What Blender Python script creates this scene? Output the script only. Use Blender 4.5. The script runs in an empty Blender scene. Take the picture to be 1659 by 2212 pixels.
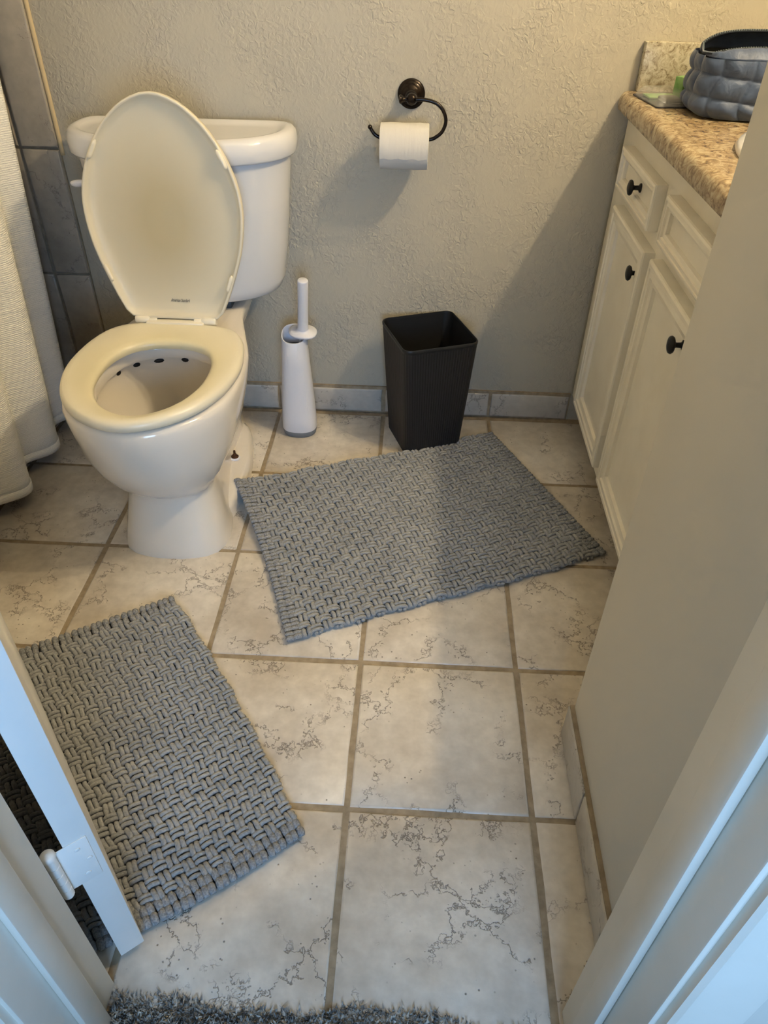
import bpy, bmesh, math, random
from mathutils import Vector, Matrix, Euler
random.seed(7)
sc = bpy.context.scene
COL = sc.collection

# ------------------------------------------------------------------ camera
cam_d = bpy.data.cameras.new('camera')
cam = bpy.data.objects.new('camera', cam_d)
COL.objects.link(cam)
cam.location = (0.07568, -1.88062, 1.16292)
cam.rotation_mode = 'XYZ'
cam.rotation_euler = (math.radians(50.6161), math.radians(-0.88461), math.radians(2.84132))
cam_d.sensor_fit = 'VERTICAL'
cam_d.sensor_height = 24.0
cam_d.lens = 24.0 * 1584.62 / 2212.0
cam_d.clip_start = 0.02
sc.camera = cam

# ------------------------------------------------------------------ world, lights, exposure
w = bpy.data.worlds.new('world')
sc.world = w
w.use_nodes = True
bg = w.node_tree.nodes['Background']
bg.inputs[0].default_value = (0.55, 0.66, 0.86, 1)
bg.inputs[1].default_value = 0.08
HALL_POWER = 23.0
BULB_STRENGTH = 800.0
BULB_COL = (1.0, 0.81, 0.52)
hl = bpy.data.lights.new('hall_window_light', 'AREA')
hl.shape = 'RECTANGLE'; hl.size = 0.7; hl.size_y = 0.8
hl.energy = HALL_POWER
hl.color = (0.34, 0.60, 1.0)
hlo = bpy.data.objects.new('hall_window_light', hl)
COL.objects.link(hlo)
hlo.location = (0.30, -3.0, 1.03)
hlo.rotation_euler = (math.radians(90), 0, math.radians(10))

vs = sc.view_settings
vs.view_transform = 'Standard'
vs.look = 'None'
vs.gamma = 1.0
vs.use_curve_mapping = False
vs.exposure = 0.48
cy = sc.cycles
cy.max_bounces = 6; cy.diffuse_bounces = 4; cy.glossy_bounces = 3; cy.transmission_bounces = 5
cy.caustics_reflective = False; cy.caustics_refractive = False
cy.use_adaptive_sampling = True; cy.adaptive_threshold = 0.12; cy.adaptive_min_samples = 16

# ------------------------------------------------------------------ helpers
def srgb(r, g, b, a=1.0):
    f = lambda c: (c / 12.92 if c <= 0.04045 else ((c + 0.055) / 1.055) ** 2.4)
    return (f(r / 255), f(g / 255), f(b / 255), a)

def link(o, parent=None):
    COL.objects.link(o)
    if parent is not None:
        o.parent = parent
    return o

def tag(o, label=None, cat=None, group=None, kind=None):
    if label: o['label'] = label
    if cat: o['category'] = cat
    if group: o['group'] = group
    if kind: o['kind'] = kind
    return o

def empty(name, loc=(0, 0, 0), rz=0.0):
    o = bpy.data.objects.new(name, None)
    o.location = loc
    o.rotation_euler = (0, 0, rz)
    o.empty_display_size = 0.05
    COL.objects.link(o)
    return o

def mesh_obj(name, verts, faces, mat, parent=None, smooth=True, angle=None):
    me = bpy.data.meshes.new(name)
    me.from_pydata([tuple(v) for v in verts], [], faces)
    me.update()
    bm = bmesh.new(); bm.from_mesh(me)
    bmesh.ops.recalc_face_normals(bm, faces=bm.faces)
    bm.to_mesh(me); bm.free()
    finish(me, mat, smooth, angle)
    return link(bpy.data.objects.new(name, me), parent)

def finish(me, mat, smooth=True, angle=None):
    if mat is not None:
        me.materials.append(mat)
    for p in me.polygons:
        p.use_smooth = smooth
    if smooth and angle is not None:
        try:
            me.set_sharp_from_angle(angle=math.radians(angle))
        except Exception:
            pass

def bm_obj(name, bm, mat, parent=None, smooth=False, angle=None):
    me = bpy.data.meshes.new(name)
    bmesh.ops.recalc_face_normals(bm, faces=bm.faces)
    bm.to_mesh(me); bm.free()
    finish(me, mat, smooth, angle)
    return link(bpy.data.objects.new(name, me), parent)

def bm_box(bm, lo, hi, bev=0.0, seg=2, mtx=None):
    g = bmesh.ops.create_cube(bm, size=1.0)
    vs_ = g['verts']
    for v in vs_:
        v.co = Vector(((lo[0] + hi[0]) / 2 + v.co.x * (hi[0] - lo[0]),
                       (lo[1] + hi[1]) / 2 + v.co.y * (hi[1] - lo[1]),
                       (lo[2] + hi[2]) / 2 + v.co.z * (hi[2] - lo[2])))
    out = list(vs_)
    if bev > 0:
        es = list({e for v in vs_ for e in v.link_edges})
        r = bmesh.ops.bevel(bm, geom=es, offset=bev, segments=seg, affect='EDGES', profile=0.5)
        out = list({v for f in r['faces'] for v in f.verts} | {v for v in vs_ if v.is_valid})
    if mtx is not None:
        for v in out:
            v.co = mtx @ v.co
    return out

def box(name, lo, hi, mat, parent=None, bev=0.0, seg=2):
    bm = bmesh.new()
    bm_box(bm, lo, hi, bev, seg)
    return bm_obj(name, bm, mat, parent, smooth=bev > 0, angle=40)

def loft(rings, close=True, cap0=False, cap1=False):
    n = len(rings[0])
    V = [p for r in rings for p in r]
    F = []
    m = n if close else n - 1
    for i in range(len(rings) - 1):
        for j in range(m):
            k = (j + 1) % n
            F.append((i * n + j, i * n + k, (i + 1) * n + k, (i + 1) * n + j))
    if cap0: F.append(tuple(range(n - 1, -1, -1)))
    if cap1: F.append(tuple((len(rings) - 1) * n + j for j in range(n)))
    return V, F

def merge(parts):
    V, F = [], []
    for v, f in parts:
        o = len(V)
        V += list(v)
        F += [tuple(i + o for i in q) for q in f]
    return V, F

def lathe(profile, n=32, axis='Z', origin=(0, 0, 0)):
    """profile: list of (radius, height)"""
    rings = []
    for r, h in profile:
        ring = []
        for k in range(n):
            a = 2 * math.pi * k / n
            p = (r * math.cos(a), r * math.sin(a), h)
            if axis == '-Y': p = (p[0], -p[2], p[1])
            if axis == 'X': p = (p[2], p[0], p[1])
            if axis == '-X': p = (-p[2], p[0], p[1])
            ring.append((p[0] + origin[0], p[1] + origin[1], p[2] + origin[2]))
        rings.append(ring)
    return loft(rings, cap0=profile[0][0] > 1e-5, cap1=profile[-1][0] > 1e-5)

def catmull(pts, per=8, closed=False):
    out = []
    n = len(pts)
    rng = range(n) if closed else range(n - 1)
    for i in rng:
        g = lambda k: Vector(pts[k % n]) if closed else Vector(pts[max(0, min(n - 1, k))])
        p0, p1, p2, p3 = g(i - 1), g(i), g(i + 1), g(i + 2)
        for s in range(per):
            t = s / per
            out.append(0.5 * ((2 * p1) + (-p0 + p2) * t + (2 * p0 - 5 * p1 + 4 * p2 - p3) * t * t + (-p0 + 3 * p1 - 3 * p2 + p3) * t ** 3))
    if not closed:
        out.append(Vector(pts[-1]))
    return out

def tube(path, r, n=8, caps=True, flat=1.0):
    """tube along a path of Vectors; r is a number or a function of 0..1"""
    path = [Vector(p) for p in path]
    rings = []
    up = Vector((0, 0, 1))
    prev = None
    N = len(path)
    for i, p in enumerate(path):
        t = (path[min(i + 1, N - 1)] - path[max(i - 1, 0)]).normalized()
        if prev is None:
            a = up if abs(t.z) < 0.9 else Vector((1, 0, 0))
            x = t.cross(a).normalized()
        else:
            x = (prev - t * prev.dot(t)).normalized()
        prev = x
        y = t.cross(x)
        rr = r(i / (N - 1)) if callable(r) else r
        rings.append([p + x * (rr * math.cos(2 * math.pi * k / n)) + y * (rr * flat * math.sin(2 * math.pi * k / n)) for k in range(n)])
    return loft(rings, cap0=caps, cap1=caps)

def resample(pts, n):
    L = [0.0]
    for a, b in zip(pts, pts[1:]):
        L.append(L[-1] + (Vector(b) - Vector(a)).length)
    out = []
    j = 0
    for k in range(n):
        d = L[-1] * k / (n - 1)
        while j < len(L) - 2 and L[j + 1] < d:
            j += 1
        s = (d - L[j]) / max(1e-9, L[j + 1] - L[j])
        out.append(Vector(pts[j]).lerp(Vector(pts[j + 1]), s))
    return out

def sym_outline(prof, cx, n=24):
    """closed outline mirrored about x=cx from a list (y, halfwidth), ends closed on the axis"""
    pts = [(h, y, 0) for y, h in prof]
    lo = hi = 0
    if prof[0][1] < 1e-6: pts.insert(0, (-prof[1][1], prof[1][0], 0)); lo = 8
    if prof[-1][1] < 1e-6: pts.append((-prof[-2][1], prof[-2][0], 0)); hi = 8
    c = catmull(pts, 8)
    c = c[lo:len(c) - hi]
    c = resample(c, n)
    c = [Vector((max(p.x, 0), p.y, 0)) for p in c]
    right = [(cx + p.x, p.y) for p in c]
    left = [(cx - p.x, p.y) for p in reversed(c)]
    if prof[0][1] < 1e-6: left = left[:-1]
    if prof[-1][1] < 1e-6: left = left[1:]
    return right + left

def offset_poly(pts, d):
    """offset a closed 2-d outline along its vertex normals (d > 0 grows it)"""
    n = len(pts)
    cx = sum(p[0] for p in pts) / n; cy = sum(p[1] for p in pts) / n
    out = []
    for i, p in enumerate(pts):
        a, b = pts[i - 1], pts[(i + 1) % n]
        t = Vector((b[0] - a[0], b[1] - a[1])).normalized()
        m = Vector((t.y, -t.x))
        if m.dot(Vector((p[0] - cx, p[1] - cy))) < 0: m = -m
        out.append((p[0] + m.x * d, p[1] + m.y * d))
    return out

def cut_hole(o, verts, faces):
    """subtract a closed volume from o and bake the result"""
    c = mesh_obj('cutter', verts, faces, None, None, smooth=False)
    md = o.modifiers.new('hole', 'BOOLEAN'); md.operation = 'DIFFERENCE'; md.object = c; md.solver = 'EXACT'
    bpy.context.view_layer.update()
    me = bpy.data.meshes.new_from_object(o.evaluated_get(bpy.context.evaluated_depsgraph_get()))
    o.modifiers.remove(md)
    o.data = me
    bpy.data.objects.remove(c)

# ------------------------------------------------------------------ materials
class NT:
    def __init__(self, name):
        self.m = bpy.data.materials.new(name)
        self.m.use_nodes = True
        self.t = self.m.node_tree
        self.b = self.t.nodes['Principled BSDF']
    def n(self, typ, **kw):
        x = self.t.nodes.new(typ)
        for k, v in kw.items():
            if k.startswith('i_'):
                key = k[2:]
                x.inputs[int(key) if key.isdigit() else key.replace('_', ' ')].default_value = v
            else:
                setattr(x, k, v)
        return x
    def l(self, a, ao, b, bi):
        self.t.links.new(a.outputs[ao], b.inputs[bi])
    def coords(self, scale=(1, 1, 1), rand=False, kind='Object'):
        tc = self.n('ShaderNodeTexCoord')
        mp = self.n('ShaderNodeMapping')
        mp.inputs['Scale'].default_value = scale
        self.l(tc, kind, mp, 0)
        if rand:
            oi = self.n('ShaderNodeObjectInfo')
            cm = self.n('ShaderNodeCombineXYZ')
            mm = self.n('ShaderNodeMath', operation='MULTIPLY'); mm.inputs[1].default_value = 37.0
            self.l(oi, 'Random', mm, 0)
            self.l(mm, 0, cm, 0); self.l(mm, 0, cm, 1)
            self.l(cm, 0, mp, 'Location')
            self.oi = oi
        return mp
    def noise(self, src, scale, detail=4, rough=0.55, dist=0.0):
        x = self.n('ShaderNodeTexNoise')
        x.inputs['Scale'].default_value = scale
        x.inputs['Detail'].default_value = detail
        x.inputs['Roughness'].default_value = rough
        x.inputs['Distortion'].default_value = dist
        self.l(src, 0, x, 'Vector')
        return x
    def ramp(self, src, out, stops):
        x = self.n('ShaderNodeValToRGB')
        while len(x.color_ramp.elements) < len(stops):
            x.color_ramp.elements.new(0.5)
        for e, (p, c) in zip(x.color_ramp.elements, stops):
            e.position = p
            e.color = c if len(c) == 4 else (*c, 1)
        self.l(src, out, x, 0)
        return x
    def bump(self, src, out, strength, dist, prev=None):
        x = self.n('ShaderNodeBump')
        x.inputs['Strength'].default_value = strength
        x.inputs['Distance'].default_value = dist
        self.l(src, out, x, 'Height')
        if prev is not None:
            self.l(prev, 0, x, 'Normal')
        return x
    def mix(self, fac, fo, a, ao, b, bo, mode='MIX'):
        x = self.n('ShaderNodeMix', data_type='RGBA', blend_type=mode)
        if fo is None: x.inputs[0].default_value = fac
        else: self.l(fac, fo, x, 0)
        for s, so, idx in ((a, ao, 6), (b, bo, 7)):
            if so is None: x.inputs[idx].default_value = s
            else: self.l(s, so, x, idx)
        return x
    def base(self, src, out): self.l(src, out, self.b, 'Base Color')
    def set(self, **kw):
        for k, v in kw.items():
            self.b.inputs[k.replace('_', ' ')].default_value = v
    def normal(self, src): self.l(src, 0, self.b, 'Normal')

def plain(name, col, rough=0.5, metal=0.0, spec=0.5, coat=0.0):
    t = NT(name)
    t.set(Base_Color=col, Roughness=rough, Metallic=metal)
    t.b.inputs['Specular IOR Level'].default_value = spec
    t.b.inputs['Coat Weight'].default_value = coat
    t.b.inputs['Coat Roughness'].default_value = 0.05
    return t

def paint_wall(name, col, tex):
    t = NT(name)
    c = t.coords()
    n1 = t.noise(c, 2.2, 3)
    r = t.ramp(n1, 0, [(0.3, [x * 0.96 for x in col[:3]]), (0.7, [min(1, x * 1.03) for x in col[:3]])])
    t.base(r, 0)
    t.set(Roughness=0.6)
    t.b.inputs['Specular IOR Level'].default_value = 0.3
    if tex:
        c2 = t.coords((1, 1, 0.85))
        n2 = t.noise(c2, 95, 3, 0.5, 0.9)
        m = t.noise(c, 7, 2)
        mr = t.ramp(m, 0, [(0.38, (0.15,) * 3), (0.62, (1,) * 3)])
        r2 = t.ramp(n2, 0, [(0.42, (0,) * 3), (0.62, (1,) * 3)])
        mu = t.mix(1.0, None, r2, 0, mr, 0, 'MULTIPLY')
        b = t.bump(mu, 2, 0.75, 0.0016 * tex)
        n3 = t.noise(c, 14, 2)
        b2 = t.bump(n3, 0, 0.35, 0.004, b)
        t.normal(b2)
    return t.m

def tile_mat(name, ca, cb, crack=1.0, rough=0.32):
    t = NT(name)
    c = t.coords(rand=True)
    big = t.noise(c, 5, 5, 0.6)
    fine = t.noise(c, 40, 4, 0.6)
    rb = t.ramp(big, 0, [(0.3, ca), (0.68, cb)])
    rf = t.ramp(fine, 0, [(0.3, (0.88,) * 3), (0.7, (1.0,) * 3)])
    col = t.mix(1.0, None, rb, 0, rf, 0, 'MULTIPLY')
    # crackle veins: thin wandering lines, in patches
    dn = t.noise(c, 11, 5, 0.75)
    sub = t.n('ShaderNodeVectorMath', operation='SCALE'); sub.inputs['Scale'].default_value = 0.17
    t.l(dn, 'Color', sub, 0)
    add = t.n('ShaderNodeVectorMath', operation='ADD')
    t.l(c, 0, add, 0); t.l(sub, 0, add, 1)
    vo = t.n('ShaderNodeTexVoronoi', feature='DISTANCE_TO_EDGE')
    vo.inputs['Scale'].default_value = 9.0
    t.l(add, 0, vo, 'Vector')
    rv = t.ramp(vo, 'Distance', [(0.0, (1,) * 3), (0.026, (0,) * 3)])
    ms = t.noise(c, 8, 3, 0.5)
    rm = t.ramp(ms, 0, [(0.47, (0,) * 3), (0.54, (1,) * 3)])
    br = t.noise(c, 55, 3)
    rbr = t.ramp(br, 0, [(0.36, (0,) * 3), (0.46, (1,) * 3)])
    m1 = t.mix(1.0, None, rv, 0, rm, 0, 'MULTIPLY')
    m2 = t.mix(1.0, None, m1, 2, rbr, 0, 'MULTIPLY')
    # small pits
    vp = t.n('ShaderNodeTexVoronoi'); vp.inputs['Scale'].default_value = 75
    t.l(c, 0, vp, 'Vector')
    rp = t.ramp(vp, 'Distance', [(0.07, (1,) * 3), (0.13, (0,) * 3)])
    pm = t.noise(c, 10, 2)
    rpm = t.ramp(pm, 0, [(0.5, (0,) * 3), (0.6, (1,) * 3)])
    m3 = t.mix(1.0, None, rp, 0, rpm, 0, 'MULTIPLY')
    mm = t.mix(1.0, None, m2, 2, m3, 2, 'LIGHTEN')
    sc_ = t.n('ShaderNodeMath', operation='MULTIPLY'); sc_.inputs[1].default_value = 0.72 * crack
    t.l(mm, 2, sc_, 0)
    fin = t.mix(sc_, 0, col, 2, (0.11, 0.075, 0.045, 1), None)
    t.base(fin, 2)
    b1 = t.bump(fine, 0, 0.25, 0.0015)
    b2 = t.bump(big, 0, 0.3, 0.004, b1)
    inv = t.n('ShaderNodeMath', operation='SUBTRACT'); inv.inputs[0].default_value = 1.0
    t.l(mm, 2, inv, 1)
    b3 = t.bump(inv, 0, 0.7, 0.0012, b2)
    t.normal(b3)
    t.set(Roughness=rough)
    t.b.inputs['Specular IOR Level'].default_value = 0.4
    return t.m

def noisy(name, ca, cb, scale=30, rough=0.6, bump=0.0, bdist=0.002, spec=0.4, metal=0.0, detail=4):
    t = NT(name)
    c = t.coords()
    n = t.noise(c, scale, detail)
    r = t.ramp(n, 0, [(0.35, ca), (0.65, cb)])
    t.base(r, 0)
    t.set(Roughness=rough, Metallic=metal)
    t.b.inputs['Specular IOR Level'].default_value = spec
    if bump:
        t.normal(t.bump(n, 0, bump, bdist))
    return t.m

M = {}
M['wall'] = paint_wall('wall_paint', srgb(181, 175, 159), 1.0)
M['wall_smooth'] = paint_wall('wall_paint_smooth', srgb(216, 211, 199), 0.0)
M['ceiling'] = plain('ceiling_paint', srgb(232, 228, 218), 0.8).m
M['tile'] = tile_mat('floor_tile_ceramic', srgb(190, 179, 163), srgb(228, 220, 207))
M['base_tile'] = tile_mat('baseboard_tile_ceramic', srgb(186, 180, 170), srgb(206, 199, 188), 0.8)
M['wall_tile'] = tile_mat('surround_tile_ceramic', srgb(160, 153, 141), srgb(186, 178, 165), 0.5)
M['grout'] = noisy('grout', srgb(142, 127, 104), srgb(166, 150, 125), 60, 0.9, 0.6, 0.002)
M['wall_grout'] = noisy('wall_grout', srgb(132, 122, 104), srgb(156, 144, 124), 60, 0.9, 0.5, 0.002)
M['caulk'] = plain('caulk', srgb(205, 186, 146), 0.6).m
M['porcelain'] = plain('porcelain', srgb(229, 222, 211), 0.07, spec=0.55).m
M['porcelain_tank'] = plain('porcelain_tank', srgb(217, 217, 218), 0.08, spec=0.55).m  # cooler than the bowl porcelain: blue hall light put into the tank colour
M['white_paint'] = noisy('cabinet_paint', srgb(234, 228, 213), srgb(240, 235, 221), 12, 0.38)
M['trim_paint'] = noisy('trim_paint', srgb(232, 226, 212), srgb(238, 232, 219), 9, 0.35)
M['door_paint'] = noisy('door_paint', srgb(236, 233, 226), srgb(241, 238, 231), 9, 0.4)
M['bronze'] = noisy('oil_rubbed_bronze', srgb(32, 27, 24), srgb(44, 35, 29), 40, 0.22, spec=0.5, metal=0.7)
M['knob'] = plain('black_knob_metal', srgb(34, 34, 32), 0.35, 0.6).m
M['dark_plastic'] = plain('black_plastic', srgb(27, 27, 27), 0.48).m
M['dark_inside'] = plain('black_plastic_inside', srgb(15, 15, 15), 0.6).m
M['white_plastic'] = plain('white_plastic', srgb(224, 224, 230), 0.35).m
M['grey_plastic'] = plain('grey_plastic', srgb(120, 124, 128), 0.5).m
M['dark_grey_plastic'] = plain('dark_grey_plastic', srgb(60, 66, 70), 0.5).m
M['rust'] = noisy('rusty_bolt', srgb(46, 30, 18), srgb(92, 58, 30), 300, 0.6, metal=0.5)
M['jet'] = plain('dark_rim_jet', srgb(18, 14, 12), 0.6).m
M['logo'] = plain('logo_print', srgb(92, 88, 80), 0.6).m
M['enamel'] = plain('tub_enamel', srgb(225, 225, 222), 0.18).m
M['core'] = noisy('cardboard', srgb(150, 125, 95), srgb(170, 144, 112), 60, 0.9)
M['zip'] = plain('zipper_metal', srgb(150, 165, 175), 0.35, 0.8).m
M['zip_tape'] = plain('zipper_tape', srgb(34, 42, 54), 0.8).m
M['bag_inside'] = plain('bag_lining', srgb(20, 22, 26), 0.9).m
M['green_card'] = noisy('green_card', srgb(104, 150, 84), srgb(150, 184, 120), 40, 0.5)
M['pale_card'] = plain('pale_card', srgb(215, 205, 190), 0.5).m
M['dark_blister'] = plain('dark_tray', srgb(35, 35, 48), 0.25).m

def seat_mat():
    t = NT('seat_plastic')
    tc = t.n('ShaderNodeTexCoord')
    # yellowed with age around the opening and to the rear (object space: y -0.33 back .. -0.77 front)
    mp = t.n('ShaderNodeMapping')
    mp.inputs['Location'].default_value = (0.458 * 4.6, 0.545 * 3.9, 0)
    mp.inputs['Scale'].default_value = (4.6, 3.9, 0)
    t.l(tc, 'Object', mp, 0)
    ln = t.n('ShaderNodeVectorMath', operation='LENGTH'); t.l(mp, 0, ln, 0)
    nz = t.noise(mp, 2.0, 3)
    ad = t.n('ShaderNodeMath', operation='MULTIPLY_ADD'); ad.inputs[1].default_value = 0.22
    t.l(nz, 0, ad, 0); t.l(ln, 'Value', ad, 2)
    r = t.ramp(ad, 0, [(0.55, srgb(217, 206, 166)), (0.98, srgb(228, 221, 200))])
    t.base(r, 0)
    t.set(Roughness=0.28)
    return t.m
M['seat'] = seat_mat()
M['lid'] = plain('lid_plastic', srgb(234, 226, 204), 0.36).m
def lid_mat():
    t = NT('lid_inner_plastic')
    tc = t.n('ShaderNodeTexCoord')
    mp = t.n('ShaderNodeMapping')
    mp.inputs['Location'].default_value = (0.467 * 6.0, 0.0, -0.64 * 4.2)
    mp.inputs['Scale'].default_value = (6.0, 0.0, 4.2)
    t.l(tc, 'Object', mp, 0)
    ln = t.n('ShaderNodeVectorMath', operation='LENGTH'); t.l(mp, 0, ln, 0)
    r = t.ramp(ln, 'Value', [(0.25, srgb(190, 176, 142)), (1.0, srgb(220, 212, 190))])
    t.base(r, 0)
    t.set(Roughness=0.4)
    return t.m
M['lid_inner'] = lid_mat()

def rug_mat():
    t = NT('grey_chenille')
    c = t.coords()
    n = t.noise(c, 260, 3)
    n2 = t.noise(c, 9, 3)
    r = t.ramp(n, 0, [(0.3, srgb(140, 141, 140)), (0.7, srgb(172, 172, 170))])
    r2 = t.ramp(n2, 0, [(0.35, (0.86,) * 3), (0.65, (1.0,) * 3)])
    t.base(t.mix(1.0, None, r, 0, r2, 0, 'MULTIPLY'), 2)
    t.normal(t.bump(n, 0, 0.7, 0.0012))
    t.set(Roughness=0.95)
    t.b.inputs['Sheen Weight'].default_value = 0.35
    t.b.inputs['Sheen Roughness'].default_value = 0.5
    t.b.inputs['Specular IOR Level'].default_value = 0.1
    return t.m
M['rug'] = rug_mat()
M['rug_hem'] = noisy('grey_chenille_hem', srgb(128, 129, 130), srgb(166, 167, 167), 320, 0.95, 0.9, 0.002, 0.1)

def carpet_mat():
    t = NT('carpet_pile')
    c = t.coords()
    n = t.noise(c, 90, 2)
    r = t.ramp(n, 0, [(0.3, srgb(84, 82, 80)), (0.5, srgb(146, 140, 132)), (0.70, srgb(206, 196, 180))])
    t.base(r, 0)
    t.set(Roughness=0.95)
    t.b.inputs['Specular IOR Level'].default_value = 0.1
    return t.m
M['carpet'] = carpet_mat()

def curtain_mat():
    t = NT('white_woven_cloth')
    c = t.coords()
    wv = t.n('ShaderNodeTexWave', wave_type='BANDS', bands_direction='Z')
    wv.inputs['Scale'].default_value = 70; wv.inputs['Distortion'].default_value = 3.0
    wv.inputs['Detail'].default_value = 2; wv.inputs['Detail Scale'].default_value = 3
    t.l(c, 0, wv, 'Vector')
    n = t.noise(c, 260, 2)
    b = t.bump(wv, 'Fac', 0.5, 0.0015)
    t.normal(t.bump(n, 0, 0.4, 0.001, b))
    t.set(Base_Color=srgb(248, 246, 240), Roughness=0.9)
    t.b.inputs['Specular IOR Level'].default_value = 0.15
    return t.m
M['curtain'] = curtain_mat()
M['liner'] = plain('liner_vinyl', srgb(206, 207, 208), 0.5).m

def granite_mat(name, c0, c1, c2, sc_):
    t = NT(name)
    c = t.coords()
    n = t.noise(c, sc_, 6, 0.7, 1.4)
    n2 = t.noise(c, sc_ * 2.3, 4, 0.7, 0.6)
    r = t.ramp(n, 0, [(0.34, c0), (0.48, c1), (0.60, c2)])
    r2 = t.ramp(n2, 0, [(0.33, (0.35, 0.28, 0.22)), (0.42, (1,) * 3)])
    t.base(t.mix(0.85, None, r, 0, r2, 0, 'MULTIPLY'), 2)
    t.set(Roughness=0.22)
    return t.m
M['granite'] = granite_mat('speckled_counter', srgb(98, 78, 56), srgb(156, 134, 102), srgb(190, 174, 142), 46)
M['splash'] = granite_mat('speckled_splash', srgb(122, 110, 88), srgb(172, 164, 142), srgb(192, 186, 166), 60)

def bag_mat():
    t = NT('quilted_blue_nylon')
    c = t.coords()
    n = t.noise(c, 45, 3, 0.5, 0.8)
    r = t.ramp(n, 0, [(0.3, srgb(54, 70, 102)), (0.7, srgb(68, 86, 120))])
    t.base(r, 0)
    t.normal(t.bump(n, 0, 0.5, 0.004))
    t.set(Roughness=0.5)
    t.b.inputs['Sheen Weight'].default_value = 0.2
    return t.m
M['bag'] = bag_mat()

def paper_mat():
    t = NT('tissue_paper')
    c = t.coords((1, 1, 1))
    wv = t.noise(t.coords((60, 8, 8)), 1.0, 3, 0.5, 0.5)
    n = t.noise(c, 300, 2)
    b = t.bump(wv, 0, 0.5, 0.003)
    t.normal(t.bump(n, 0, 0.3, 0.0008, b))
    t.set(Base_Color=srgb(205, 203, 198), Roughness=0.95)
    t.b.inputs['Specular IOR Level'].default_value = 0.1
    return t.m
M['paper'] = paper_mat()

def clear_mat():
    t = NT('clear_plastic')
    t.set(Base_Color=(0.93, 0.95, 0.95, 1), Roughness=0.08)
    t.b.inputs['Alpha'].default_value = 0.22
    return t.m
M['clear'] = clear_mat()
def water_mat():
    t = NT('water')
    t.set(Base_Color=(0.95, 0.93, 0.88, 1), Roughness=0.0, IOR=1.33)
    t.b.inputs['Transmission Weight'].default_value = 1.0
    return t.m
M['water'] = water_mat()
def glow_mat():
    t = NT('bulb_glow')
    t.set(Base_Color=(1, 0.9, 0.75, 1))
    t.b.inputs['Emission Color'].default_value = (*BULB_COL, 1)
    t.b.inputs['Emission Strength'].default_value = BULB_STRENGTH
    return t.m
M['glow'] = glow_mat()

# ------------------------------------------------------------------ room shell
XL, XR, ZC = -1.72, 1.09, 2.44          # left wall, right wall, ceiling
YB, YF0, YF1 = 0.010, -1.525, -1.645     # back wall face, door wall faces
JL, JR = -0.300, 0.320                   # jamb faces
PX, PY = 0.388, -1.083                   # partition face and end
HX0, HX1, HY = -1.72, 1.9, -4.2          # hall

def st(o): o['kind'] = 'structure'; return o

st(box('wall_back', (XL - 0.1, YB, -0.02), (XR + 0.1, YB + 0.1, ZC), M['wall']))
st(box('wall_left', (XL - 0.1, YF0, -0.02), (XL, YB, ZC), M['wall_tile']))
st(box('wall_right', (XR, PY, -0.02), (XR + 0.1, YB, ZC), M['wall']))
st(box('ceiling', (XL - 0.1, HY, ZC), (HX1, YB + 0.1, ZC + 0.05), M['ceiling']))
# partition at the end of the vanity, carrying on into the door wall
st(box('wall_partition', (PX, YF0, 0.0), (XR + 0.1, PY, ZC), M['wall_smooth'], bev=0.004))
bm = bmesh.new()
bm_box(bm, (XL - 0.1, YF1, 0), (JL - 0.018, YF0, ZC))
bm_box(bm, (JR + 0.018, YF1, 0), (HX1, YF0, ZC))
bm_box(bm, (JL - 0.018, YF1, 2.05), (JR + 0.018, YF0, ZC))
st(bm_obj('wall_front', bm, M['wall_smooth']))
# hall beyond the doorway: side walls and the wall that holds the window
st(box('wall_hall_left', (HX0 - 0.1, HY, 0), (HX0, YF1, ZC), M['wall_smooth']))
st(box('wall_hall_back', (HX0 - 0.1, HY - 0.1, 0), (HX1 + 0.1, HY, ZC), M['wall_smooth']))
st(box('wall_hall_right', (HX1, HY, 0), (HX1 + 0.1, YF1, ZC), M['wall_smooth']))

# floor: grout bed with a tile object for every tile
G = 0.31
floor = st(box('floor', (XL, -1.56, -0.05), (XR, YB, -0.0022), M['grout']))
def rand_edge(a, j): return a + random.uniform(-j, j)
def tile(name, x0, x1, y0, y1, z0, z1, mat, parent, bev=0.0035, axis='Z'):
    """one tile: slab with an eased, slightly irregular upper edge"""
    cx, cy = (x0 + x1) / 2, (y0 + y1) / 2
    hx, hy = (x1 - x0) / 2, (y1 - y0) / 2
    V = []
    for z, ins in ((z0, 0.0), (z1 - bev * 0.8, 0.0), (z1 - bev * 0.25, bev * 0.45), (z1, bev * 1.2)):
        for sx, sy in ((-1, -1), (-0.3, -1), (0.35, -1), (1, -1), (1, -0.3), (1, 0.35), (1, 1), (0.3, 1), (-0.35, 1), (-1, 1), (-1, 0.3), (-1, -0.35)):
            jx = random.uniform(-0.0012, 0.0012); jy = random.uniform(-0.0012, 0.0012)
            V.append((sx * (hx - ins) + jx, sy * (hy - ins) + jy, z))
    F = []
    for i in range(3):
        for j in range(12):
            k = (j + 1) % 12
            F.append((i * 12 + j, i * 12 + k, (i + 1) * 12 + k, (i + 1) * 12 + j))
    F.append(tuple(36 + j for j in range(12)))
    if axis == 'Z':
        o = mesh_obj(name, V, F, mat, parent, smooth=True, angle=50); o.location = (cx, cy, 0)
    elif axis == '-Y':     # cx along x, cy along z, thickness towards -y
        V = [(x, -z, y) for x, y, z in V]
        o = mesh_obj(name, V, F, mat, parent, smooth=True, angle=50); o.location = (cx, 0, cy)
    else:                  # '-X': cx along y, cy along z, thickness towards -x
        V = [(-z, x, y) for x, y, z in V]
        o = mesh_obj(name, V, F, mat, parent, smooth=True, angle=50); o.location = (0, cx, cy)
    return o
gw = 0.0048
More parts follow.
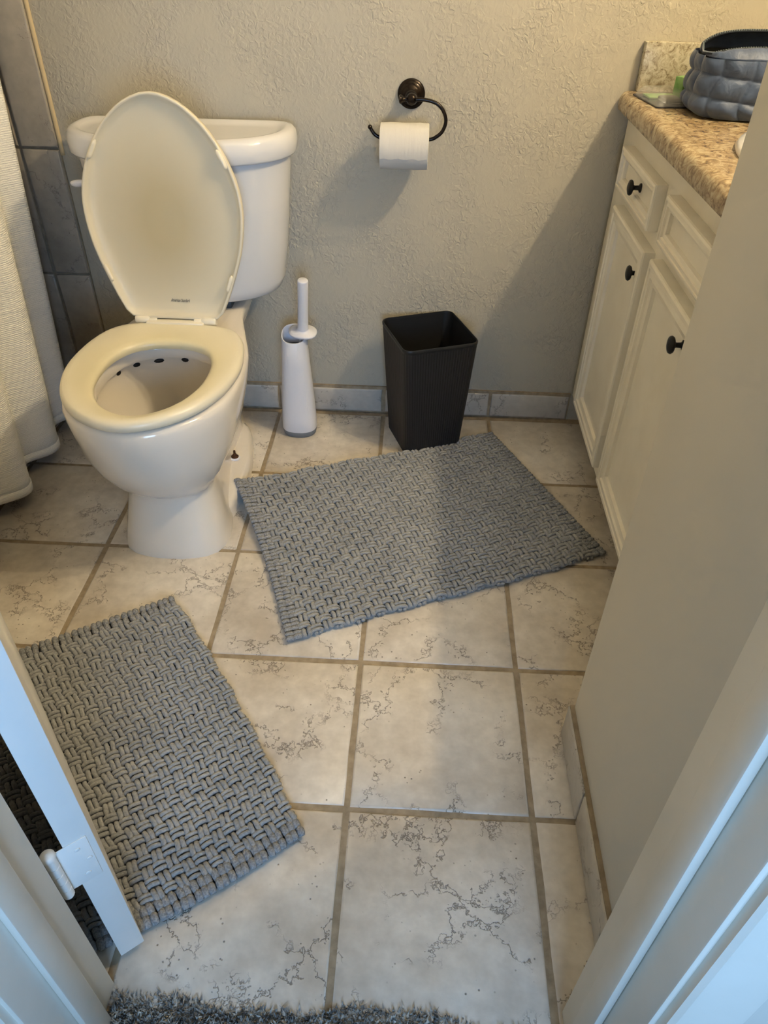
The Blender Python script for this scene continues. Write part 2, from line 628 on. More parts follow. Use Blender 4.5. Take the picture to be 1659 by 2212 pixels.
for i in range(-4, 4):
    for j in range(0, 5):
        x0, x1 = i * G + gw, (i + 1) * G - gw
        y1 = -0.010 - j * G - gw; y0 = y1 - G + 2 * gw
        y0 = max(y0, -1.552)
        if x1 < -0.95: continue
        x0 = max(x0, -0.945)
        dz = random.uniform(-0.0004, 0.0004)
        tile('floor_tile', x0, x1, y0, y1, -0.006, dz, M['tile'], floor)

# tile baseboards
bb = st(box('baseboard_back', (-0.793, 0.0035, 0.0), (0.541, YB + 0.002, 0.0865), M['grout']))
for i in range(-3, 2):
    x0, x1 = max(i * G, -0.793) + 0.004, min((i + 1) * G, 0.541) - 0.004
    if i == -1: x1 -= 0.004
    tile('baseboard_tile', x0, x1, 0.005, 0.078, -YB, 0.0, M['base_tile'], bb, 0.003, '-Y')
br = st(box('baseboard_right', (0.3805, YF0, 0.0), (PX + 0.002, PY, 0.0875), M['grout']))
for a, b in ((-1.249, PY + 0.001), (YF0, -1.253)):
    tile('baseboard_tile', a, b, 0.0035, 0.084, -PX, -0.3775, M['base_tile'], br, 0.003, '-X')
# tile surround on the back wall beside the tub
sur = st(box('trim_1', (XL, YB - 0.0045, 0.0), (-0.795, YB + 0.002, 2.0), M['wall_grout']))
for i in range(-1, 6):
    z0, z1 = max(0.0, 0.0855 + i * G) + 0.004, 0.0855 + (i + 1) * G - 0.003
    if z1 > 2.02: continue
    tile('wall_tile', -0.885, -0.797, z0, z1, -YB, 0.003, M['wall_tile'], sur, 0.003, '-Y')
    for k in range(3):
        tile('wall_tile', -0.892 - (k + 1) * G + 0.003, -0.892 - k * G - 0.002, z0, z1, -YB, 0.001, M['wall_tile'], sur, 0.003, '-Y')
ck = catmull([(-0.792, YB - 0.002, 0.69), (-0.7915, YB - 0.003, 0.8), (-0.792, YB - 0.003, 1.0), (-0.7915, YB - 0.003, 2.0)], 6)
V, F = tube(ck, 0.0055, 8)
mesh_obj('caulk_line', V, F, M['caulk'], sur)

# door frame: jambs, stops, casings
st(box('trim_2', (JL - 0.018, YF1, 0.0), (JL, YF0, 2.05), M['trim_paint'], bev=0.002))
st(box('trim_3', (JL, -1.600, 0.0), (JL + 0.010, -1.566, 2.05), M['trim_paint'], bev=0.002))
st(box('trim_4', (JR, YF1, 0.0), (JR + 0.018, YF0, 2.05), M['trim_paint'], bev=0.002))
st(box('trim_5', (JR - 0.010, -1.600, 0.0), (JR, -1.566, 2.05), M['trim_paint'], bev=0.003))
def casing(name, x0, s, yf, sy):
    prof = [(0, 0), (0, 0.009), (0.004, 0.0125), (0.010, 0.0115), (0.016, 0.0125), (0.045, 0.0165), (0.054, 0.0155), (0.057, 0.011), (0.057, 0)]
    rings = [[(x0 + s * a, yf + sy * b, z) for a, b in prof] for z in (0.0, 2.11)]
    V, F = loft(rings, cap0=True, cap1=True)
    return st(mesh_obj(name, V, F, M['trim_paint'], smooth=True, angle=25))
casing('trim_6', JR + 0.006, 1, YF1, -1)
casing('trim_7', JL - 0.006, -1, YF1, -1)
casing('trim_8', JL - 0.022, -1, YF0, 1)
st(box('trim_9', (JL, YF1, 2.03), (JR, YF0, 2.05), M['trim_paint']))

# door leaf, swung into the bathroom
dA = Vector((-0.298, -1.495)); dd = Vector((-0.625, 0.7806)).normalized(); dn = Vector((dd.y, -dd.x))
door = st(empty('door_1', (dA.x, dA.y, 0), math.atan2(dd.y, dd.x)))
# local frame: +x along the leaf, -y towards its visible face
box('door_leaf', (0.0, -0.034, 0.012), (0.60, 0.0, 2.02), M['door_paint'], door, bev=0.0012)
hg = empty('hinge', (0, 0, 0)); hg.parent = door
def hinge(z):
    h = box('hinge_leaf', (-0.0014, -0.026, z - 0.045), (0.0, 0.010, z + 0.045), M['door_paint'], None, bev=0.0006)
    h.name = 'hinge'; h.parent = door
    for k, (sx, sz) in enumerate(((-0.012, 0.028), (-0.020, 0.0), (-0.012, -0.028))):
        V, F = lathe([(0.0, 0.0006), (0.0028, 0.0006), (0.0036, 0.0)], 12, '-X', (-0.0014, sx, z + sz))
        mesh_obj('screw', V, F, M['door_paint'], h)
    for k in range(5):
        z0 = z - 0.045 + k * 0.018
        V, F = lathe([(0.0, z0 + 0.0008), (0.0062, z0 + 0.0008), (0.0069, z0 + 0.0012), (0.0069, z0 + 0.0168), (0.0062, z0 + 0.0172), (0.0, z0 + 0.0172)], 16, 'Z', (-0.004, 0.0165, 0))
        mesh_obj('knuckle', V, F, M['door_paint'], h, angle=40)
    V, F = lathe([(0.0, z + 0.045), (0.0078, z + 0.045), (0.0085, z + 0.048), (0.0085, z + 0.052), (0.006, z + 0.0555), (0.0, z + 0.0565)], 16, 'Z', (-0.004, 0.0165, 0))
    mesh_obj('pin', V, F, M['door_paint'], h, angle=50)
bpy.data.objects.remove(hg)
hinge(0.285); hinge(1.70)

# hall carpet
st(box('floor_hall', (HX0, HY, -0.05), (HX1, -1.545, -0.004), M['carpet']))
V, F = [], []
def blade(x, y, h, lean):
    a = random.uniform(0, 6.283); wd = random.uniform(0.0009, 0.0018)
    dx, dy = math.cos(a) * wd, math.sin(a) * wd
    lx, ly = random.gauss(0, lean), random.gauss(0, lean)
    k = len(V)
    z = -0.004
    V.extend([(x - dx, y - dy, z), (x + dx, y + dy, z), (x + lx * 0.45 + dx, y + ly * 0.45 + dy, z + h * 0.65),
              (x + lx * 0.45 - dx, y + ly * 0.45 - dy, z + h * 0.65), (x + lx, y + ly, z + h)])
    F.extend([(k, k + 1, k + 2, k + 3), (k + 3, k + 2, k + 4)])
for k in range(26000):
    x = random.uniform(JL, JR); y = random.uniform(-1.72, -1.541 + 0.006 * math.sin(x * 17) + 0.003 * math.sin(x * 53) - 0.012 * (x > 0.1) * (x - 0.1) * 4)
    blade(x, y, random.uniform(0.005, 0.011), 0.005)
for k in range(16000):
    blade(random.uniform(-0.6, 0.7), random.uniform(-2.3, -1.68), random.uniform(0.008, 0.016), 0.006)
cp = mesh_obj('carpet_pile', V, F, M['carpet'], smooth=False)
tag(cp, 'dark grey brown shag carpet pile at the doorway threshold', 'carpet', kind='stuff')

# ------------------------------------------------------------------ bathtub, curtain, liner
tub = empty('bathtub', (-1.325, -0.745, 0)); tag(tub, 'white bathtub behind the shower curtain', 'bathtub')
def rrect(cx, cy, hx, hy, r, n=6):
    out = []
    for sx, sy, a0 in ((1, 1, 0), (-1, 1, 90), (-1, -1, 180), (1, -1, 270)):
        for k in range(n + 1):
            a = math.radians(a0 + 90 * k / n)
            out.append((cx + sx * (hx - r) + r * math.cos(a), cy + sy * (hy - r) + r * math.sin(a)))
    return out
rings = []
for z, hx, hy, r in ((0, .383, .74, .012), (.33, .383, .74, .012), (.365, .387, .743, .014), (.385, .386, .742, .02), (.392, .378, .735, .03), (.392, .33, .68, .12), (.375, .315, .665, .13), (.1, .26, .58, .15), (.07, .22, .52, .15)):
    rings.append([(x, y, z) for x, y in rrect(0, 0, hx, hy, r)])
V, F = loft(rings, cap1=True)
mesh_obj('tub_shell', V, F, M['enamel'], tub, angle=50)
V, F = loft([[(0.383, y, z) for y, z in rrect(0.0, 0.19, 0.70, 0.13, 0.04)], [(0.3875, y, z) for y, z in rrect(0.0, 0.19, 0.69, 0.12, 0.035)]], cap1=True)
mesh_obj('apron_panel', V, F, M['enamel'], tub, angle=50)

def sheet(name, y0, y1, z0, z1, fx, ny, nz, mat, parent, hem=0.0, th=0.0012):
    V, F = [], []
    for j in range(nz + 1):
        z = z0 + (z1 - z0) * (j / nz) ** 1.3
        for i in range(ny + 1):
            y = y0 + (y1 - y0) * i / ny
            V.append((fx(y, z), y, z))
    n = ny + 1
    for j in range(nz):
        for i in range(ny):
            F.append((j * n + i, j * n + i + 1, (j + 1) * n + i + 1, (j + 1) * n + i))
    o = mesh_obj(name, V, F, mat, parent)
    md = o.modifiers.new('thick', 'SOLIDIFY'); md.thickness = th; md.offset = 0
    return o
def cfx(y, z):
    fl = min(1.0, 0.55 + 0.6 * (1 - z / 2.0))
    d = -y - 0.30
    ph = 2 * math.pi * d / 0.19 + 0.35 * math.sin(5 * y)
    a = 0.031 * fl * (1 + 0.15 * math.sin(9 * y))
    s = math.cos(ph)
    s = s * (1.15 - 0.15 * s * s)
    return -0.884 + 0.066 * z + a * s - max(0, y + 0.16) * 0.2
cur = empty('shower_curtain', (-0.88, -0.8, 0.05)); tag(cur, 'white textured fabric shower curtain hanging in folds beside the toilet', 'shower curtain')
OFF = Vector((0.88, 0.8, -0.05))
def off(o, v):
    o.location = v; return o
off(sheet('cloth', -0.15, -1.42, 0.062, 1.95, cfx, 170, 40, M['curtain'], cur), OFF)
off(sheet('hem', -0.15, -1.42, 0.044, 0.066, lambda y, z: cfx(y, z) + 0.0008, 170, 2, M['curtain'], cur, th=0.004), OFF)
lin = sheet('shower_liner', -0.035, -1.40, 0.02, 1.93, lambda y, z: -0.928 + 0.035 * z + 0.004 * math.sin(y * 26) * (1 - 0.3 * z), 90, 10, M['liner'], None)
tag(lin, 'plain grey-white liner panel hanging between curtain and tiled wall', 'curtain liner')
V, F = tube(catmull([(-0.93, YB, 1.985), (-0.76, -0.5, 1.985), (-0.76, -1.0, 1.985), (-0.93, YF0, 1.985)], 8), 0.012, 12)
tag(mesh_obj('curtain_rod', V, F, M['knob']), 'curved rod carrying the white shower curtain', 'curtain rod')

# ------------------------------------------------------------------ toilet
CX = -0.460
toi = empty('toilet', (0, 0, 0)); tag(toi, 'white two-piece toilet with raised lid and yellowed seat', 'toilet')
def sect(z, prof, cx=CX, n=26): return [(x, y, z) for x, y in sym_outline(prof, cx, n)]
rear = lambda hw, y0=-0.045: [(y0, 0.0), (y0, hw * 0.75), (y0 - 0.02, hw)]
def bprof(hw, yf, wn, yb=-0.04, wid=-0.53):
    """bowl outline: narrow deck (wn) at the back, widest (hw) at wid, rounded front at yf"""
    L = wid - yf
    return [(yb, 0.0), (yb, wn * 0.8), (yb - 0.03, wn), (-0.20, wn * 1.01), (-0.30, wn + (hw - wn) * 0.42), (-0.39, wn + (hw - wn) * 0.82), (-0.46, wn + (hw - wn) * 0.97), (wid, hw),
            (wid - L * 0.35, hw * 0.955), (wid - L * 0.62, hw * 0.81), (wid - L * 0.82, hw * 0.58), (wid - L * 0.95, hw * 0.30), (yf, 0.0)]
def pprof(hw, yf, wn=0.07, yb=-0.13):
    return [(yb, 0.0), (yb, wn * 0.7), (yb - 0.03, wn), (-0.30, wn), (-0.45, (hw + wn) / 2), (-0.56, hw), (yf + 0.055, hw * 0.97), (yf + 0.022, hw * 0.80), (yf + 0.004, hw * 0.42), (yf, 0.0)]
rings = [sect(0.0, pprof(.121, -.668, .085)), sect(.012, pprof(.121, -.668, .082)), sect(.05, pprof(.113, -.662, .070)), sect(.10, pprof(.103, -.650, .066)), sect(.135, pprof(.096, -.642, .065)), sect(.152, pprof(.093, -.640, .065)),
         sect(.159, bprof(.097, -.645, .063, -.12, -.58)), sect(.172, bprof(.107, -.662, .063, -.11, -.58)), sect(.205, bprof(.127, -.695, .066, -.10, -.57)), sect(.245, bprof(.147, -.723, .072, -.085, -.56)), sect(.285, bprof(.161, -.741, .082, -.07, -.55)),
         sect(.325, bprof(.171, -.753, .096, -.055)), sect(.36, bprof(.177, -.760, .110, -.045)), sect(.385, bprof(.179, -.761, .118, -.04)), sect(.396, bprof(.176, -.758, .117, -.043)), sect(.400, bprof(.169, -.751, .112, -.05))]
hole = lambda hw, yb, yf: [(yb, 0.0), (yb - 0.012, hw * 0.42), (yb - 0.05, hw * 0.83), (yb + (yf - yb) * 0.36, hw), (yb + (yf - yb) * 0.58, hw * 0.985), (yb + (yf - yb) * 0.8, hw * 0.76), (yb + (yf - yb) * 0.93, hw * 0.45), (yf, 0.0)]
rings += [sect(.400, hole(.128, -.37, -.712)), sect(.396, hole(.122, -.378, -.705)), sect(.372, hole(.119, -.382, -.700)), sect(.362, hole(.121, -.378, -.704)), sect(.361, hole(.134, -.362, -.716)),
          sect(.350, hole(.136, -.358, -.716)), sect(.32, hole(.131, -.352, -.700)), sect(.28, hole(.115, -.350, -.672)), sect(.24, hole(.092, -.350, -.625)), sect(.205, hole(.070, -.355, -.57)), sect(.17, hole(.050, -.365, -.52)), sect(.13, hole(.035, -.375, -.48))]
V, F = loft(rings, cap0=True, cap1=True)
bowl = mesh_obj('bowl', V, F, M['porcelain'], toi, angle=60)
# foot plate that carries the bolts
fprof = lambda d: [(-.13, 0.0), (-.13 - d * .2, .07 - d), (-.17 - d * .3, .098 - d), (-.24, .113 - d), (-.31, .123 - d), (-.38, .125 - d), (-.46, .118 - d), (-.53, .108 - d), (-.60, .06 - d * .5), (-.62, 0.0)]
V, F = loft([sect(0, fprof(0)), sect(.022, fprof(0.001)), sect(.034, fprof(.005)), sect(.039, fprof(.013)), sect(.040, fprof(.03))], cap0=True, cap1=True)
mesh_obj('foot', V, F, M['porcelain'], toi, angle=60)
for s in (1, -1):
    bx, by = CX + s * 0.083, -0.318
    V, F = lathe([(0.0, .0405), (.013, .0405), (.0135, .043), (.011, .0455), (.0, .0455)], 24, 'Z', (bx, by, 0))
    cap = mesh_obj('bolt_washer', V, F, M['white_plastic'], toi, angle=40)
    V, F = lathe([(.0098, .0455), (.0098, .0475), (.0065, .050), (.0055, .053), (.0032, .0555), (.0030, .064), (.002, .0655), (0, .0655)], 16, 'Z', (bx, by, 0))
    mesh_obj('floor_bolt', V, F, M['rust'], cap, angle=40)
# water in the bowl, rim jets
V, F = loft([sect(.206, hole(.070, -.356, -.571)), ], cap1=True)
mesh_obj('water', V, F, M['water'], toi, smooth=False)
inner = [Vector((x, y, 0)) for x, y in sym_outline(hole(.1352, -.3582, -.715), CX, 60)]
for jx, sx in ((-.556, .009), (-.510, .012), (-.452, .009), (-.582, .008)):
    k = min((i_ for i_ in range(len(inner)) if inner[i_].y > -.52), key=lambda i_: abs(inner[i_].x - jx))
    p, tn = inner[k], (inner[(k + 1) % len(inner)] - inner[k - 1]).normalized()
    nr = Vector((-tn.y, tn.x, 0))
    V, F = lathe([(0, -1), (.7, -.7), (1, 0), (.7, .7), (0, 1)], 12)
    V = [p + tn * (x * sx) + nr * (y * .003) + Vector((0, 0, .345 + z * .0055)) for x, y, z in V]
    mesh_obj('rim_jet', V, F, M['jet'], toi)
# seat ring
SX = -0.461
so = [(-.334, 0.0), (-.334, .066), (-.337, .092), (-.349, .124), (-.378, .151), (-.425, .169), (-.49, .179), (-.55, .179), (-.615, .166), (-.68, .136), (-.726, .095), (-.755, .048), (-.766, 0.0)]
si = [(-.424, 0.0), (-.430, .042), (-.451, .080), (-.495, .104), (-.55, .111), (-.61, .105), (-.665, .083), (-.705, .047), (-.722, 0.0)]
SO, SI = sym_outline(so, SX, 34), sym_outline(si, SX + .008, 34)
ro = lambda z, d: [(x, y, z) for x, y in offset_poly(SO, d)]
ri = lambda z, d: [(x, y, z) for x, y in offset_poly(SI, d)]
rings = [ri(.404, .004), ro(.404, -.006), ro(.408, -.001), ro(.416, 0.0), ro(.4225, -.0025), ro(.4262, -.008), ro(.4275, -.018), ri(.4255, .018), ri(.4235, .008), ri(.4195, .0018), ri(.413, 0.0), ri(.404, .004)]
V, F = loft(rings)
seat = mesh_obj('seat', V, F, M['seat'], toi, angle=70)
# hinge bar joining seat to lid, hinge caps
bm = bmesh.new(); bm_box(bm, (SX - .072, -.345, .409), (SX + .060, -.318, .4305), .004, 2)
bm_obj('seat_tongue', bm, M['lid'], toi, True, 40)
for hx in (-.543, -.391):
    V, F = lathe([(0, -.017), (.008, -.017), (.0105, -.014), (.0105, .014), (.008, .017), (0, .017)], 20, 'X', (hx, -.326, .428))
    h = mesh_obj('hinge', V, F, M['lid'], toi, angle=40)
    hm = box('hinge_mount', (hx - .012, -.336, .398), (hx + .012, -.312, .422), M['lid'], h, bev=.003)
    sgn = -1 if hx < SX else 1
    V, F = lathe([(0, -.009), (.0085, -.009), (.0095, -.007), (.0095, .007), (.0085, .009), (0, .009)], 18, 'X', (hx - sgn * .0245, -.328, .4255))
    mesh_obj('hinge_knuckle', V, F, M['lid'], h, angle=40)
# lid: shell, local u across, t along its length, d thickness; underside (rim and bumpers) towards the viewer
LL = 0.452
lp = [(0.0, 0.0), (0.0, .085), (.012, .108), (.04, .122), (.09, .142), (.15, .161), (.21, .170), (.26, .1685), (.31, .155), (.36, .130), (.405, .094), (.438, .050), (LL, 0.0)]
L0 = Vector((-.467, -.321, .432)); Ldir = Vector((0.004, .058, .452)).normalized(); Lu = Vector((1, 0, 0)); Lu = (Lu - Ldir * Lu.dot(Ldir)).normalized(); Ln = Lu.cross(Ldir).normalized()  # towards -y (viewer)
if Ln.y > 0: Ln = -Ln
def lidpt(u, t, d): return L0 + Lu * u + Ldir * t + Ln * d
LO = sym_outline(lp, 0, 34)
def lring(d, ins):
    p = offset_poly(LO, -min(ins, .012))
    if ins > .012:
        k = 1 - (ins - .012) / .15
        p = [(x * k, .215 + (y - .215) * k) for x, y in p]
    return [lidpt(x, y, d) for x, y in p]
rings = [lring(-.012, .05), lring(-.012, .012), lring(-.009, .003), lring(-.004, 0), lring(.007, 0), lring(.0095, .0015), lring(.0095, .0045), lring(.0075, .0065), lring(.002, .0085), lring(-.0035, .018), lring(-.0055, .035), lring(-.006, .06)]
V, F = loft(rings, cap0=True, cap1=True)
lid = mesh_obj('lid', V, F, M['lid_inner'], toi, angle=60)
def lid_h(t):
    c = catmull([(t_, h_, 0) for t_, h_ in lp], 8)
    best = 0
    for a, b in zip(c, c[1:]):
        if a.x <= t <= b.x and b.x > a.x: best = a.y + (b.y - a.y) * (t - a.x) / (b.x - a.x)
    return best
for t0, s in ((.345, -1), (.335, 1), (.098, -1), (.085, 1)):
    pts = []
    for k in range(9):
        t = t0 - .018 + .036 * k / 8
        hh = lid_h(t) - .0075
        pts.append(lidpt(s * (hh - .001), t, .0105))
    V, F = tube(pts, lambda q: .0050 * math.sqrt(max(.08, 1 - (2 * q - 1) ** 6)), 10)
    mesh_obj('bumper', V, F, M['lid'], lid, angle=60)
# brand print on the lid
fc = bpy.data.curves.new('print', 'FONT'); fc.body = 'American Standard'; fc.size = .0098; fc.align_x = 'CENTER'; fc.shear = .35; fc.resolution_u = 2; fc.offset = .00016
fo = bpy.data.objects.new('print_tmp', fc); COL.objects.link(fo)
bpy.context.view_layer.update()
me = bpy.data.meshes.new_from_object(fo.evaluated_get(bpy.context.evaluated_depsgraph_get()))
bpy.data.objects.remove(fo)
for v in me.vertices:
    v.co = lidpt(v.co.x * .56 + .012, v.co.y + .036, -.0035 + .0004 * 0)
me.materials.clear(); me.materials.append(M['logo'])
lg = link(bpy.data.objects.new('printed_name', me), lid)
# tank and tank lid
def tprof(hw, yf, yb=-.022):
    L = yb - yf
    p = [(yb, 0.0), (yb, hw * .55), (yb, hw * .86), (yb - L * .05, hw * .955), (yb - L * .16, hw * .99), (yb - L * .30, hw)]
    for f in (.42, .54, .66, .77, .86, .93, .975):
        p.append((yb - L * f, hw * (1 - ((f - .30) / .70) ** 2.3) ** (1 / 2.3)))
    return p + [(yf, 0.0)]
rings = [sect(.418, tprof(.150, -.18, -.05)), sect(.421, tprof(.185, -.212, -.032)), sect(.428, tprof(.200, -.224)), sect(.45, tprof(.209, -.229)), sect(.55, tprof(.222, -.233)), sect(.65, tprof(.232, -.236)), sect(.737, tprof(.240, -.238)), sect(.738, tprof(.22, -.22, -.04))]
V, F = loft(rings, cap0=True, cap1=True)
mesh_obj('tank', V, F, M['porcelain_tank'], toi, angle=50)
box('tank_gasket', (CX - .09, -.19, .398), (CX + .09, -.06, .42), M['dark_grey_plastic'], toi, bev=.006)
tl = lambda z, d: sect(z, tprof(.256 - d, -.256 + d, -.012 - d), CX, 40)
rings = [tl(.737, .03), tl(.737, .004), tl(.741, .001), tl(.760, 0), tl(.776, .003), tl(.784, .010), tl(.787, .020), tl(.7865, .026), tl(.783, .034), tl(.7805, .042), tl(.7800, .055)]
V, F = loft(rings, cap0=True, cap1=True)
mesh_obj('tank_lid', V, F, M['porcelain_tank'], toi, angle=60)
V, F = lathe([(0, 0), (.011, 0), (.011, .010), (.008, .016), (0, .017)], 16, '-Y', (-.655, -.193, .690))
lv = mesh_obj('flush_lever', V, F, M['white_plastic'], toi, angle=50)
V, F = tube(catmull([(-.648, -.213, .690), (-.662, -.216, .690), (-.678, -.214, .688), (-.688, -.208, .687)], 5), lambda q: .0045 + .003 * math.sin(math.pi * q), 10)
mesh_obj('lever_arm', V, F, M['white_plastic'], lv)

# ------------------------------------------------------------------ toilet brush in holder
def capsule_ring(cx, cy, a, b, z, n=40, p=2.4):
    out = []
    for k in range(n):
        t = 2 * math.pi * k / n
        c, s = math.cos(t), math.sin(t)
        out.append((cx + a * math.copysign(abs(c) ** (2 / p), c), cy + b * math.copysign(abs(s) ** (2 / p), s), z))
    return out
BX, BY = -.235, -.112
bh = empty('toilet_brush_holder', (BX, BY, 0), 0); tag(bh, 'tall tapered white brush holder with grey base beside the toilet', 'brush holder')
prof = [(.018, .0475, .041), (.020, .0485, .042), (.06, .0475, .041), (.14, .0430, .037), (.22, .0375, .0335), (.285, .0340, .0315)]
rings = [capsule_ring(0, 0, a, b, z) for z, a, b in prof]
# top rim dips to the front
def rimring(a, b, dz): return [(x, y, .300 + dz + .014 * (y / .0315)) for x, y, z in capsule_ring(0, 0, a, b, 0)]
rings += [rimring(.0335, .0313, -.001), rimring(.0330, .0308, .001), rimring(.0305, .0285, .000), [(x, y, .24) for x, y, z in capsule_ring(0, 0, .030, .028, 0)], capsule_ring(0, 0, .026, .024, .2)]
V, F = loft(rings, cap0=True)
body = mesh_obj('body', V, F, M['white_plastic'], bh, angle=60)
V, F = loft([capsule_ring(0, 0, .0298, .0278, .262), capsule_ring(0, 0, .0285, .0265, .18), capsule_ring(0, 0, .0285, .0265, .10)], cap1=True)
mesh_obj('inner_cup', V, F, M['dark_grey_plastic'], bh)
V, F = loft([capsule_ring(0, 0, .041, .035, 0), capsule_ring(0, 0, .0455, .039, .003), capsule_ring(0, 0, .0482, .0417, .016), capsule_ring(0, 0, .0475, .041, .0185)], cap0=True, cap1=True)
mesh_obj('base', V, F, M['grey_plastic'], bh, angle=50)
tb = empty('toilet_brush', (BX + .016, BY + .006, .285)); tag(tb, 'white toilet brush handle with oval cap sticking out of holder', 'toilet brush')
tb.rotation_euler = (math.radians(11), math.radians(4.5), 0)
V, F = loft([capsule_ring(.006, 0, .032, .025, .018), capsule_ring(.006, 0, .0355, .0285, .0195), capsule_ring(.006, 0, .0368, .0295, .0225), capsule_ring(.006, 0, .036, .029, .0248), capsule_ring(.006, 0, .030, .023, .0268), capsule_ring(.006, 0, .0185, .0165, .0285, p=2.0), capsule_ring(.006, 0, .0150, .0142, .034, p=2.0)], cap0=True)
mesh_obj('cap', V, F, M['white_plastic'], tb, angle=60)
V, F = lathe([(.0150, .030), (.0140, .045), (.0134, .10), (.0134, .172), (.0129, .1755), (.0116, .177), (0, .177)], 28, 'Z', (.006, 0, 0))
mesh_obj('handle', V, F, M['white_plastic'], tb, angle=50)
V, F = lathe([(.005, .018), (.005, -.06), (.018, -.07), (.02, -.14), (.012, -.16), (0, -.16)], 20)
mesh_obj('brush_head', V, F, M['white_plastic'], tb)

# ------------------------------------------------------------------ waste bin
ba = math.radians(20.5)
wb = empty('waste_bin', (.118, -.113, 0), ba); tag(wb, 'black ribbed square plastic waste bin against the wall', 'waste bin')
def rsq(h, r, n=44, rib=0.0, z=0.0, nr=10):
    """rounded square ring, ribs as small outward waves"""
    pts = []
    L = 2 * (h - r)
    per = 4 * L + 2 * math.pi * r
    N = 480
    for k in range(N):
        s = per * k / N
        seg = 0
        while True:
            if s < L: a = 0; typ = 'e'; break
            s -= L
            if s < math.pi * r / 2: typ = 'c'; break
            s -= math.pi * r / 2; seg += 1
        ang0 = math.pi / 2 * seg
        if typ == 'e':
            x, y, nx, ny = h, -L / 2 + s, 1, 0
        else:
            b = s / r
            x, y, nx, ny = L / 2 + r * math.cos(b), L / 2 + r * math.sin(b), math.cos(b), math.sin(b)
        d = rib * (abs(math.sin(math.pi * 104 * k / N)) ** 0.7 - 0.6)
        x += nx * d; y += ny * d
        c, s2 = math.cos(ang0), math.sin(ang0)
        pts.append((x * c - y * s2, x * s2 + y * c, z))
    return pts
hb = lambda z: .0815 + (.100 - .0815) * z / .325
rings = [rsq(.070, .016, z=.0), rsq(hb(0), .02, rib=.0, z=.002)] + [rsq(hb(z), .021, rib=.0016, z=z) for z in (.004, .05, .15, .25, .312)] + [rsq(hb(.316) + .0002, .022, z=.3145)]
V, F = loft(rings, cap0=True)
mesh_obj('body', V, F, M['dark_plastic'], wb, angle=80)
rings = [rsq(hb(.314), .022, z=.3140), rsq(.1008, .022, z=.316), rsq(.1012, .022, z=.323), rsq(.1000, .022, z=.3255), rsq(.0982, .021, z=.3250), rsq(.0975, .021, z=.315)]
V, F = loft(rings)
mesh_obj('rim', V, F, M['dark_plastic'], wb, angle=60)
rings = [rsq(.0976, .021, z=.3200), rsq(.088, .020, z=.15), rsq(.079, .019, z=.012), rsq(.060, .015, z=.008)]
V, F = loft(rings, cap1=True)
mesh_obj('inside', V, F, M['dark_inside'], wb)

# ------------------------------------------------------------------ toilet paper holder and roll
RX, RZ = .0490, .8415
th_ = empty('toilet_paper_holder', (RX, YB, RZ)); tag(th_, 'oil-rubbed bronze open ring toilet paper holder on the wall', 'paper holder')
V, F = lathe([(0, 0), (.0305, 0), (.0312, .003), (.0300, .0055), (.0262, .0070), (.0255, .0095), (.0268, .0112), (.0250, .0135), (.0205, .0150), (.0198, .0170), (.0208, .0185), (.0185, .0210), (.0140, .0235), (.0110, .030), (.0095, .040), (.0092, .055), (0, .058)], 48, '-Y')
mesh_obj('rosette', V, F, M['bronze'], th_, angle=50)
V, F = lathe([(0, -.0125), (.006, -.0115), (.0105, -.0075), (.0125, 0), (.0105, .0075), (.006, .0115), (0, .0125)], 28, '-Y', (.002, -.062, 0))
mesh_obj('ball', V, F, M['bronze'], th_)
V, F = lathe([(.0045, -.008), (.0042, .004), (.0060, .010), (.0088, .0125), (.0092, .0155), (.0062, .0180), (0, .0185)], 20, '-X', (-.008, -.062, -.001))
mesh_obj('finial', V, F, M['bronze'], th_, angle=50)
arm = [(.0600, 0, .8420), (.0700, 0, .8428), (.0880, 0, .8413), (.1080, 0, .8350), (.1222, 0, .8213), (.1288, 0, .8012), (.1225, 0, .7808), (.1080, 0, .7682), (.0938, 0, .7632), (.06, 0, .7622), (.02, 0, .7622), (-.0100, 0, .7626), (-.0200, 0, .7655), (-.0295, 0, .7708), (-.0363, 0, .7792), (-.0392, 0, .7835)]
arm = [(x - RX, -.0725, z - RZ) for x, y, z in arm]
V, F = tube(catmull(arm, 6), .0040, 12)
mesh_obj('arm', V, F, M['bronze'], th_)
V, F = lathe([(0, -.0052), (.0036, -.0038), (.0052, 0), (.0036, .0038), (0, .0052)], 16, '-Y', (arm[-1][0] - .001, arm[-1][1], arm[-1][2] + .002))
mesh_obj('arm_tip', V, F, M['bronze'], th_)
rc = (-.0165, .7625 - .0146, -.0625)
roll = empty('toilet_paper_roll', (.038, rc[2], rc[1])); tag(roll, 'white toilet paper roll hanging on the bronze ring', 'toilet paper')
RR = .0475
rings = []
def rrng(x, r, wob=0.0):
    out = []
    for k in range(56):
        a = 2 * math.pi * k / 56
        rr = r + (wob * math.sin(3 * a + x * 90) + wob * .5 * math.sin(11 * a - x * 40)) + (.0012 * (k / 56) if r > .03 else 0)
        out.append((x, rr * math.cos(a), rr * math.sin(a)))
    return out
hwid = .0552
for x, r, w_ in ((-hwid, .020, 0), (-hwid, RR - .004, .0004), (-hwid + .0012, RR - .0006, .0004), (-.035, RR, .0005), (0, RR, .0005), (.035, RR, .0006), (hwid - .0012, RR - .0006, .0004), (hwid, RR - .004, .0004), (hwid, .020, 0)):
    rings.append(rrng(x, r, w_))
V, F = loft(rings)
mesh_obj('paper', V, F, M['paper'], roll, angle=60)
V, F = loft([rrng(-hwid - .0002, .0203), rrng(hwid + .0002, .0203), rrng(hwid + .0002, .0190), rrng(-hwid - .0002, .0190), rrng(-hwid - .0002, .0203)])
mesh_obj('core', V, F, M['core'], roll, angle=40)
